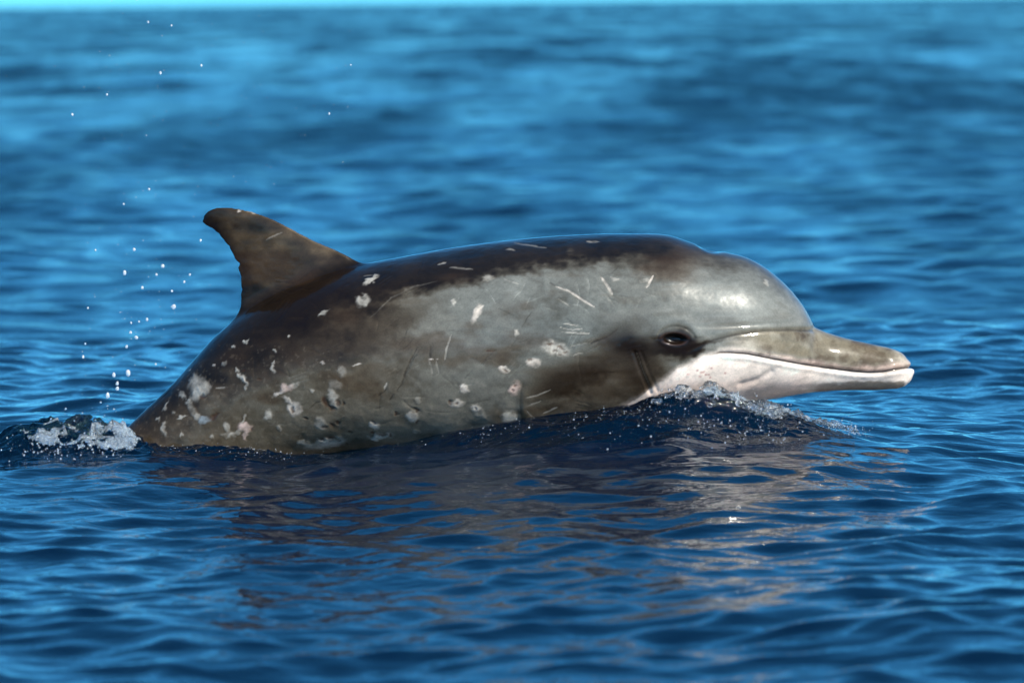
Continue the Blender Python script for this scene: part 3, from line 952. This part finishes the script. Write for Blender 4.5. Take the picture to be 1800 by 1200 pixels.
    for y0, r0, dd in ((463, 5, 7), (400, 4, 4), (432, 3, 3), (486, 4, 3), (508, 3, 2), (410, 3, 3)):
        out[:, 0] += (te2 * dd * S * np.exp(-((qy - y0) / r0) ** 2)).astype(np.float32)
    return out, np.clip(col, .003, .9)


dolphin = bpy.data.objects.new('dolphin', None)
COL.objects.link(dolphin)
tag(dolphin, 'scarred grey-brown dolphin surfacing with white throat and hooked dorsal fin', 'dolphin')
body_me = build_dolphin()
bx0, bz0 = P(850, 700)
dolphin.location = (float(bx0), 0, float(bz0))
c = coords(body_me)
ex, ez = P(1182, 586)
sel = np.hypot(c[:, 0] - ex, c[:, 2] - ez) < .006
eye_y = float(np.median(np.abs(c[sel, 1])))
c = c - np.array([bx0, 0, bz0], np.float32)
body_me.vertices.foreach_set('co', c.ravel())
body_me.update()
body = link('body', body_me, M_SKIN, dolphin)
for sg in (-1, 1):
    bm = bmesh.new()
    bmesh.ops.create_uvsphere(bm, u_segments=32, v_segments=20, radius=.0175)
    me = bpy.data.meshes.new('eye')
    bm.to_mesh(me)
    bm.free()
    me.polygons.foreach_set('use_smooth', np.ones(len(me.polygons), bool))
    eo = link('eye', me, M_EYE, dolphin)
    eo.location = (ex - bx0, sg * (eye_y - .0158), ez - bz0)
    eo.scale = (1.15, 1.0, .60)

# ------------------------------------------------------------------ splashes and spray
def ico(sub):
    bm = bmesh.new()
    bmesh.ops.create_icosphere(bm, subdivisions=sub, radius=1)
    bm.verts.ensure_lookup_table()
    v = np.array([q.co[:] for q in bm.verts])
    f = np.array([[w.index for w in q.verts] for q in bm.faces])
    bm.free()
    return v, f


ICO1, ICO2, ICO3 = ico(1), ico(2), ico(3)


def balls(pts, rad, base=ICO2, stretch=None):
    v, f = base
    n = len(pts)
    sc = np.asarray(rad, float)[:, None, None] * (np.ones((n, 1, 3)) if stretch is None else np.asarray(stretch)[:, None, :])
    V = (v[None] * sc + np.asarray(pts)[:, None, :]).reshape(-1, 3)
    F = (f[None] + (np.arange(n) * len(v))[:, None, None]).reshape(-1, 3)
    return V, F


def at_px(px, py, y):
    """point seen at a photograph position, at depth y"""
    x, z = P(px, py)
    k = (DIST + y) / DIST
    return np.stack([x * k, np.broadcast_to(y, np.shape(x)) + 0 * x, CAM_H + (z - CAM_H) * k], -1)


def surf(x, y):
    return sea_height(np.asarray(x, float), np.asarray(y, float))[0] + hump(np.asarray(x, float), np.asarray(y, float))


def turbulent_patch(name, x0, x1, y0, y1, step, envf, mat, label, amp, freq, seed):
    """churned water: a dense piece of surface thrown into small sharp lumps, sinking below the sea at its rim"""
    xs = np.arange(x0, x1, step)
    ys = np.arange(y0, y1, step)
    X, Y = np.meshgrid(xs, ys)
    e = envf(X, Y)
    p = np.stack([X.ravel() * .6, Y.ravel(), np.zeros(X.size)], 1)
    r1 = 1 - np.abs(fbm(p * freq, 3, seed)) * 1.6
    r2 = 1 - np.abs(fbm(p * freq * 2.3 + 5, 2, seed + 7)) * 1.6
    r3 = fbm(p * freq * .45 + 3, 2, seed + 11)
    t = (.6 * r1 + .4 * r2 - .30 + .5 * r3).reshape(X.shape)
    h0, cx, cy = sea_height(X, Y, None, .9)
    Z = h0 + hump(X, Y) + e * (amp * np.clip(t, 0, 9) + .004) - (1 - sstep(.02, .10, e)) * .010
    dx = fbm(p * freq * .9 + 60, 2, seed + 3).reshape(X.shape) * e * amp * .9 + cx
    nr, nc = X.shape
    V = np.stack([X + dx, Y + cy, Z], -1).reshape(-1, 3)
    i = np.arange(nr - 1)[:, None] * nc
    j = np.arange(nc - 1)[None]
    F = np.stack([i + j, i + j + 1, i + nc + j + 1, i + nc + j], -1).reshape(-1, 4)
    keep = (e.reshape(-1)[F] > .02).any(1)
    F = F[keep]
    used, inv = np.unique(F, return_inverse=True)
    me = mesh_from(name, V[used], inv.reshape(F.shape))
    o = link(name, me, mat)
    tag(o, label, 'splash', kind='stuff')
    return o


def px_x(q):
    return (q - 900) * S


# churned water under the throat
def env_head(X, Y):
    q = 900 + X / S
    a = np.interp(q, [760, 900, 1040, 1150, 1230, 1330, 1390, 1460, 1530], [0, .2, .45, .75, 1, 1, .6, .3, 0])
    return a * np.exp(-((np.abs(Y) - np.interp(q, WX, WY) - .05) / .085) ** 2) * (Y < .05)


turbulent_patch('throat_splash', px_x(760), px_x(1560), -.66, .14, .0035, env_head, M_SPLASH,
                'glittering churned water pushed up under the pale throat', .022, 26, 100)


def env_tail(X, Y):
    q = 900 + X / S
    a = np.interp(q, [-60, 40, 120, 200, 245, 290], [0, .5, .9, 1, .8, 0])
    return a * np.exp(-((Y + .06) / .12) ** 2)


turbulent_patch('tail_wake', px_x(-60), px_x(290), -.40, .30, .0035, env_tail, M_SPLASH,
                'dark churned wake where the tail stock enters the water', .06, 24, 140)


def env_flank(X, Y):
    q = 900 + X / S
    a = np.interp(q, [215, 300, 400, 470, 540, 600, 800, 900], [0, .4, .6, .6, .4, .3, .35, 0])
    return a * np.exp(-((np.abs(Y) - np.interp(q, WX, WY) - .03) / .05) ** 2)


turbulent_patch('flank_ripples', px_x(215), px_x(900), -.42, .02, .0035, env_flank, M_SPLASH,
                'thin line of churned ripples along the scarred rear flank', .03, 34, 170)


def scatter(g, centres, n, lift):
    """points strewn over the water surface: photograph x, depth y, spreads; heights fall off above the surface"""
    c = np.array(centres, float)              # px, y, spread px, spread y, lift factor
    k = g.integers(0, len(c), n)
    x = px_x(c[k, 0] + g.normal(0, 1, n) * c[k, 2])
    y = c[k, 1] + g.normal(0, 1, n) * c[k, 3]
    z = surf(x, y) + .004 + g.exponential(1, n) * lift * c[k, 4]
    return np.stack([x, y, z], 1)


def spilled(name, x0, x1, y0, y1, envf, amp, seed, mat, label, step=.0024, cut=.42):
    """a ragged sheet of broken water, full of holes and thrown-up points"""
    xs, ys = np.arange(x0, x1, step), np.arange(y0, y1, step)
    X, Y = np.meshgrid(xs, ys)
    e = envf(X, Y)
    p = np.stack([X.ravel(), Y.ravel(), np.zeros(X.size)], 1)
    lump = fbm(p * 36, 3, seed).reshape(X.shape)
    ridge = (1 - 1.8 * np.abs(fbm(p * 85 + 4, 3, seed + 5))).reshape(X.shape)
    spike = np.clip(fbm(p * 110 + 8, 2, seed + 9), 0, 1).reshape(X.shape)
    t = np.clip(.55 + .9 * lump, 0, 2) * (.45 + .55 * np.clip(ridge, 0, 1)) + .12 * spike
    h0, cx, cy = sea_height(X, Y, None, .9)
    Z = h0 + hump(X, Y) + .006 + e * amp * t
    ox = fbm(p * 45 + 20, 2, seed + 13).reshape(X.shape) * e * .016
    oy = fbm(p * 45 + 50, 2, seed + 17).reshape(X.shape) * e * .016
    nr, nc = X.shape
    V = np.stack([X + cx + ox, Y + cy + oy, Z], -1).reshape(-1, 3)
    i = np.arange(nr - 1)[:, None] * nc
    j = np.arange(nc - 1)[None]
    F = np.stack([i + j, i + j + 1, i + nc + j + 1, i + nc + j], -1).reshape(-1, 4)
    m = (e * (.55 + .9 * lump + .75 * ridge)).reshape(-1)
    F = F[(m[F] > cut).all(1)]
    used, inv = np.unique(F, return_inverse=True)
    me = mesh_from(name, V[used], inv.reshape(F.shape))
    o = link(name, me, mat)
    md = o.modifiers.new('layer', 'SOLIDIFY')
    md.thickness = .004
    md.offset = -1
    tag(o, label, 'splash', kind='stuff')


def env_tail_foam(X, Y):
    q = 900 + X / S
    a = np.interp(q, [0, 50, 120, 165, 200, 235, 255], [0, .55, .85, 1.15, 1.1, .9, 0])
    return a * np.exp(-((Y + .07) / .10) ** 2)


def env_throat_foam(X, Y):
    q = 900 + X / S
    a = np.interp(q, [1060, 1150, 1210, 1300, 1350, 1420, 1500, 1530], [0, .6, .9, 1.1, 1.1, .8, .7, 0])
    return a * np.exp(-((np.abs(Y) - np.interp(q, WX, WY) - .025) / .05) ** 2) * (Y < 0)


spilled('tail_froth', px_x(0), px_x(258), -.30, .16, env_tail_foam, .040, 21, M_FOAM,
        'white bubbly water spilling off the back behind the dorsal fin')
spilled('throat_froth', px_x(1060), px_x(1530), -.32, 0, env_throat_foam, .030, 31, M_CLEAR,
        'clear broken water thrown up below the jaw', cut=.55)


def env_lip_foam(X, Y):
    q = 900 + X / S
    a = np.interp(q, [1150, 1210, 1290, 1345, 1380, 1480, 1510], [0, .6, 1.05, 1.05, .7, .6, 0])
    return a * np.exp(-((np.abs(Y) - np.interp(q, WX, WY) - .03) / .035) ** 2) * (Y < 0)


spilled('throat_foam', px_x(1150), px_x(1510), -.30, 0, env_lip_foam, .026, 47, M_FOAM,
        'thin lace of white foam on the bow wave below the jaw', cut=.72)


def beads(name, pts, rmin, rmax, label, seed):
    g = np.random.default_rng(seed)
    rad = rmin + (rmax - rmin) * g.random(len(pts)) ** 3
    V, F = balls(pts, rad, ICO1)
    o = link(name, mesh_from(name, V, F), M_DROP if name == 'mist' else M_BEAD)
    tag(o, label, 'spray', kind='stuff')


g = np.random.default_rng(5)
beads('throat_glitter', scatter(g, [(1180, -.24, 80, .05, .6), (1280, -.23, 50, .05, 1), (1330, -.2, 22, .05, 1.5), (1420, -.14, 50, .04, 1), (1490, -.1, 20, .03, 1), (1100, -.25, 70, .03, .3)], 450, .008),
      .0005, .0013, 'tiny glints of spray sprinkled over the bow wave', 15)
beads('throat_spray', scatter(g, [(1200, -.27, 70, .06, 1), (1290, -.26, 50, .06, 1.2), (1330, -.22, 22, .06, 2), (1420, -.16, 50, .05, 1), (1080, -.27, 60, .05, .5), (1490, -.12, 20, .04, 1), (1000, -.26, 60, .05, .35), (1250, -.30, 60, .05, .6)], 430, .010),
      .0006, .0027, 'fine bright beads of water scattered under the jaw', 5)
beads('tail_spray', scatter(g, [(170, -.10, 26, .06, 2.2), (205, -.12, 18, .06, 1.6), (120, -.12, 40, .06, 1), (140, -.18, 50, .06, .5), (60, -.14, 30, .05, .5)], 340, .014),
      .0008, .0028, 'fine bright beads of water scattered over the tail froth', 6)
beads('flank_spray', scatter(g, [(330, -.14, 50, .03, .3), (430, -.17, 40, .03, .3), (520, -.19, 30, .03, .2), (700, -.23, 100, .02, .12), (880, -.25, 60, .02, .15)], 150, .010), .0007, .0019,
      'fine bright beads along the waterline of the rear flank', 8)
c = np.array([(270, 480, .05, 60, 90), (230, 600, .03, 45, 60), (250, 300, .1, 90, 110), (240, 100, .15, 110, 60), (450, 180, .1, 120, 90)], float)
k = g.integers(0, len(c), 190)
beads('mist', at_px(c[k, 0] + g.normal(0, 1, 190) * c[k, 3], c[k, 1] + g.normal(0, 1, 190) * c[k, 4], c[k, 2] + g.normal(0, .05, 190)), .0006, .0013,
      'sparse fine droplets drifting over the sea left of the fin', 11)

DROPS = [  # x, y, radius px, depth, what singles it out
    (304, 539, 4.2, .02, 'large bright droplet level with the foot of the dorsal fin'),
    (285, 467, 3.3, .03, 'bright droplet to the left of the fin notch'),
    (218, 479, 3.3, .0, 'bright double droplet left of the fin, lower of the upper pair'),
    (235, 438, 2.8, .02, 'round droplet above the bright double droplet'),
    (352, 422, 2.0, .02, 'small droplet closest to the fin trailing edge'),
    (274, 482, 2.2, .04, 'small droplet just under the bright droplet by the fin notch'),
    (333, 482, 2.0, .02, 'small droplet nearest to the fin base, right of the others'),
    (323, 495, 1.8, .02, 'faint droplet right of the large bright droplet, just above it'),
    (301, 511, 2.2, .02, 'droplet directly above the large bright droplet'),
    (249, 505, 2.4, .03, 'droplet alone at mid height left of the large bright droplet'),
    (228, 584, 2.6, .0, 'upper droplet of the chain over the tail froth'),
    (238, 593, 3.2, .0, 'paired droplet in the chain over the tail froth'),
    (221, 609, 2.4, .02, 'droplet below the paired one in the chain'),
    (257, 561, 2.2, .02, 'droplet at the right end of the slanting row'),
    (243, 565, 1.8, .02, 'droplet in the middle of the slanting row'),
    (229, 567, 1.8, .02, 'droplet at the left end of the slanting row'),
    (223, 656, 4.2, -.01, 'largest droplet just above the tail froth'),
    (198, 659, 3.0, -.01, 'droplet left of the largest one above the froth'),
    (204, 674, 2.6, -.01, 'elongated droplet falling towards the froth'),
    (204, 683, 3.0, -.01, 'droplet about to hit the top of the froth'),
    (187, 695, 3.4, -.02, 'glossy bead resting on the crest of the tail froth'),
    (153, 541, 1.8, .02, 'leftmost droplet level with the large bright one'),
    (144, 627, 2.0, .0, 'leftmost low droplet over the dark wake'),
    (148, 604, 1.6, .0, 'small droplet above the leftmost low one'),
    (167, 439, 1.8, .02, 'small droplet far left at the height of the fin'),
    (262, 332, 2.2, .08, 'droplet above and left of the fin tip'),
    (128, 201, 2.2, .1, 'lone droplet high at the far left'),
    (283, 128, 2.0, .1, 'bright lone droplet high above the fin tip'),
    (303, 45, 1.8, .12, 'droplet near the horizon, upper of the pair'),
    (262, 39, 1.8, .12, 'droplet near the horizon, left of the pair'),
    (355, 115, 1.8, .12, 'droplet high up to the right, over the fin tip'),
    (189, 166, 1.9, .1, 'droplet against a dark wave patch at upper left'),
    (579, 199, 1.6, .1, 'lone droplet high over the dolphin back, right of the fin'),
    (617, 114, 1.5, .1, 'rightmost droplet near the top of the picture'),
    (217, 358, 1.9, .08, 'droplet left of the fin tip at its height'),
    (272, 640, 1.8, .0, 'small droplet beside the sloping tail stock'),
]
dv, df = ICO2
for px, py, r, y, lab in DROPS:
    v = dv * r * S * np.array([1, 1, random.uniform(1, 1.7)])
    v = v * (1 + .16 * vnoise(dv * 1.3 + px, 2))[:, None]
    o = link('water_droplet', mesh_from('water_droplet', v, df), M_DROP)
    o.location = at_px(np.array([px], float), np.array([py], float), y)[0]
    tag(o, lab, 'droplet', 'droplets thrown into the air behind the dolphin')
